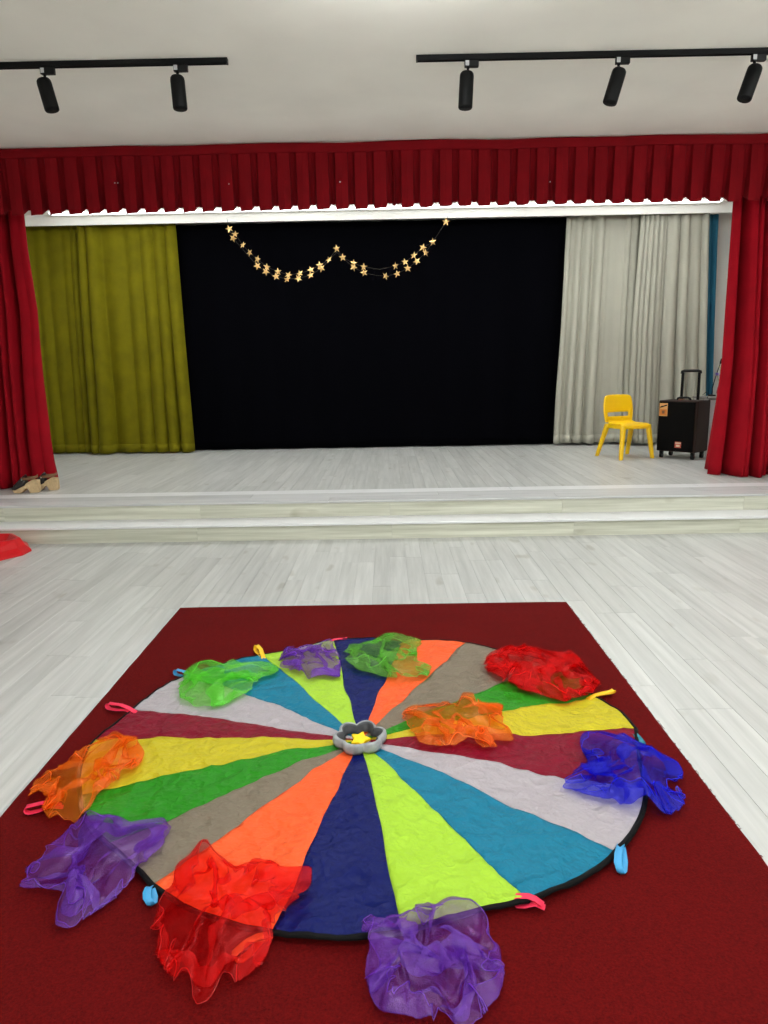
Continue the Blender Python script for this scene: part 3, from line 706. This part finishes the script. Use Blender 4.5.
def scarf(name_seed, mat, outline, hgt, label, amp=.50, lam=1.45, size=1.06, N=96, zc=.03, cen=None):
    pts = [at(*q, Z=zc) for q in outline]
    if cen: c = at(*cen, Z=zc)
    else: c = sum(pts, Vector())/len(pts)
    pol = [((p.x-c.x), (p.y-c.y)) for p in pts]
    def Rad(th):
        dx, dy = math.cos(th), math.sin(th); best = 0
        for (ax, ay), (bx, by) in zip(pol, pol[1:]+pol[:1]):
            ex_, ey = bx-ax, by-ay; den = dx*ey-dy*ex_
            if abs(den) < 1e-9: continue
            t = (ax*ey-ay*ex_)/den; s = (ax*dy-ay*dx)/den
            if t > 0 and -1e-6 <= s <= 1+1e-6: best = max(best, t)
        return best or .05
    TAB = [Rad(2*PI*i/360) for i in range(360)]
    sm = [(TAB[i-1]+2*TAB[i]+TAB[(i+1) % 360])/4 for i in range(360)]
    def R(th):
        q = (th % (2*PI))/(2*PI)*360; i = int(q) % 360; k = q-int(q); return sm[i]*(1-k)+sm[(i+1) % 360]*k
    sd = name_seed*13.7; rows = []; XY = {}
    for i in range(N+1):
        for j in range(N+1):
            u = i/N*2-1; v = j/N*2-1
            x = u*math.sqrt(max(0, 1-v*v/2))*size; y = v*math.sqrt(max(0, 1-u*u/2))*size      # square sheet to disc
            wx = amp*nz(u*lam, v*lam, sd)+amp*.45*nz(u*lam*2.3, v*lam*2.3, sd+5)+amp*.09*nz(u*lam*5, v*lam*5, sd+6)
            wy = amp*nz(u*lam, v*lam, sd+50)+amp*.45*nz(u*lam*2.3, v*lam*2.3, sd+55)+amp*.09*nz(u*lam*5, v*lam*5, sd+57)
            XY[i, j] = (x+wx*1.5, y+wy*1.5)
    mx = sum(p[0] for p in XY.values())/len(XY); my = sum(p[1] for p in XY.values())/len(XY)
    NB = 40; reach = [.3]*NB
    for k, (x, y) in XY.items():
        x -= mx; y -= my; XY[k] = (x, y); q = int((math.atan2(y, x) % (2*PI))/(2*PI)*NB) % NB
        reach[q] = max(reach[q], math.hypot(x, y))
    reach = [min(1.0, (reach[q-1]+2*reach[q]+reach[(q+1) % NB])/4) for q in range(NB)]
    for i in range(N+1):
        row = []
        for j in range(N+1):
            u = i/N*2-1; v = j/N*2-1; x, y = XY[i, j]
            rho = math.hypot(x, y); th = math.atan2(y, x)
            q = (th % (2*PI))/(2*PI)*NB-.5; qi = int(math.floor(q)); fk = q-qi
            rho /= reach[qi % NB]*(1-fk)+reach[(qi+1) % NB]*fk
            if rho > 1: rho = max(0.15, 2-rho)
            lay_ = .5+.5*nz(u*lam*1.1+3, v*lam*1.1, sd+80)
            wr = .5+.9*nz(u*lam*3.1, v*lam*3.1, sd+90)
            fine = abs(nz(u*9, v*9, sd+95))
            z = hgt*1.25*(.1+.9*lay_)*(.25+.75*max(0, wr)+.3*fine)*(1-.7*rho**4)
            r = R(th)*rho
            X, Y = c.x+r*math.cos(th), c.y+r*math.sin(th)
            row.append(Vector((X, Y, ground(X, Y)+.011+max(0, z)+.002*lay_)))
        rows.append(row)
    root = empty('organza_scarf', (c.x, c.y, CT)); inv = Matrix.Translation(-root.location)
    o = MB().grid(rows).xform(inv).build('cloth', 'sc_'+mat, root, smooth=True, fix=False)
    md = o.modifiers.new('sub', 'SUBSURF'); md.levels = 1; md.render_levels = 1
    loop = rows[0]+[r[-1] for r in rows[1:]]+rows[-1][::-1][1:]+[r[0] for r in rows[::-1][1:]]
    MB().tube(loop, .0011, 5, caps=False).xform(inv).build('hem', 'hem_'+mat, root, smooth=True, fix=False)
    tag(root, label, 'scarf', 'organza juggling scarves')
scarf(1, 'orange', [(26, 800), (32, 785), (55, 770), (80, 762), (85, 755), (103, 745), (120, 739), (138, 743), (147, 757), (140, 772), (122, 780), (110, 790), (98, 800), (92, 815), (75, 828), (60, 829), (50, 822), (38, 808)],
      .08, 'sheer orange scarf at the parachute\'s left rim over the yellow wedge')
scarf(2, 'purple', [(15, 890), (28, 879), (22, 872), (40, 852), (70, 828), (90, 820), (120, 824), (135, 832), (165, 824), (172, 832), (168, 848), (150, 862), (135, 885), (105, 905), (85, 918), (68, 930), (54, 927), (56, 910), (64, 895), (40, 890)],
      .08, 'sheer purple scarf at the left, half on the carpet below the orange scarf', cen=(98, 868))
scarf(3, 'red', [(204, 838), (212, 855), (236, 872), (255, 868), (275, 868), (282, 877), (316, 875), (312, 900), (290, 915), (275, 945), (262, 965), (240, 982), (222, 995), (212, 1014), (200, 1012), (185, 995), (165, 975), (150, 945), (150, 930), (160, 905), (172, 890), (176, 870), (190, 862)],
      .085, 'large sheer red scarf at the near rim, over the orange wedge and carpet', cen=(225, 915), amp=.40, lam=1.5, size=1.15)
scarf(4, 'purple', [(352, 942), (368, 929), (383, 934), (386, 923), (401, 921), (409, 916), (432, 917), (454, 908), (473, 910), (488, 927), (491, 941), (501, 949), (506, 975), (500, 1003), (486, 1016), (476, 1034), (460, 1034), (449, 1022), (411, 1020), (383, 1016), (368, 995), (363, 974), (366, 957)],
      .085, 'sheer purple scarf nearest the viewer, at the bottom beside the lime wedge', cen=(432, 968))
scarf(5, 'green', [(177, 690), (183, 678), (195, 666), (210, 664), (228, 668), (250, 668), (270, 666), (281, 674), (270, 680), (258, 684), (260, 690), (250, 697), (235, 705), (215, 712), (195, 709), (180, 702)],
      .07, 'sheer light green scarf at the far left rim over the lilac wedge', cen=(222, 688))
scarf(6, 'purple', [(277, 668), (284, 652), (300, 650), (318, 648), (333, 642), (334, 652), (341, 662), (341, 680), (325, 680), (310, 683), (295, 675), (280, 672)],
      .06, 'small sheer purple scarf at the far rim over the lime wedge')
scarf(7, 'green2', [(342, 658), (349, 651), (374, 646), (386, 636), (399, 636), (408, 642), (426, 645), (417, 650), (418, 664), (434, 669), (429, 679), (408, 682), (386, 681), (356, 673), (345, 667)],
      .06, 'sheer yellowish green scarf at the far rim over the blue and orange wedges', cen=(386, 661))
scarf(21, 'red', [(481, 672), (488, 658), (510, 655), (524, 647), (537, 653), (551, 661), (581, 664), (589, 677), (603, 686), (593, 698), (578, 702), (562, 707), (545, 702), (526, 698), (510, 691), (494, 686)],
      .10, 'bunched sheer red scarf at the far right rim over the grey wedge', amp=.40, lam=2.7, size=1.08)
scarf(9, 'orange', [(402, 719), (408, 712), (444, 709), (459, 708), (461, 697), (476, 699), (481, 708), (504, 712), (503, 721), (512, 734), (515, 745), (497, 754), (470, 752), (444, 752), (418, 748), (412, 735), (402, 727)],
      .07, 'sheer orange scarf right of the grey ring over the yellow wedge', cen=(458, 730))
scarf(10, 'blue', [(577, 740), (595, 737), (617, 740), (633, 751), (660, 761), (677, 762), (684, 773), (686, 806), (671, 817), (658, 818), (648, 803), (644, 811), (632, 818), (611, 809), (584, 800), (560, 789), (558, 783), (573, 776), (588, 774), (584, 759), (578, 748)],
      .085, 'sheer royal blue scarf at the right rim over the lilac and maroon wedges', cen=(628, 781))
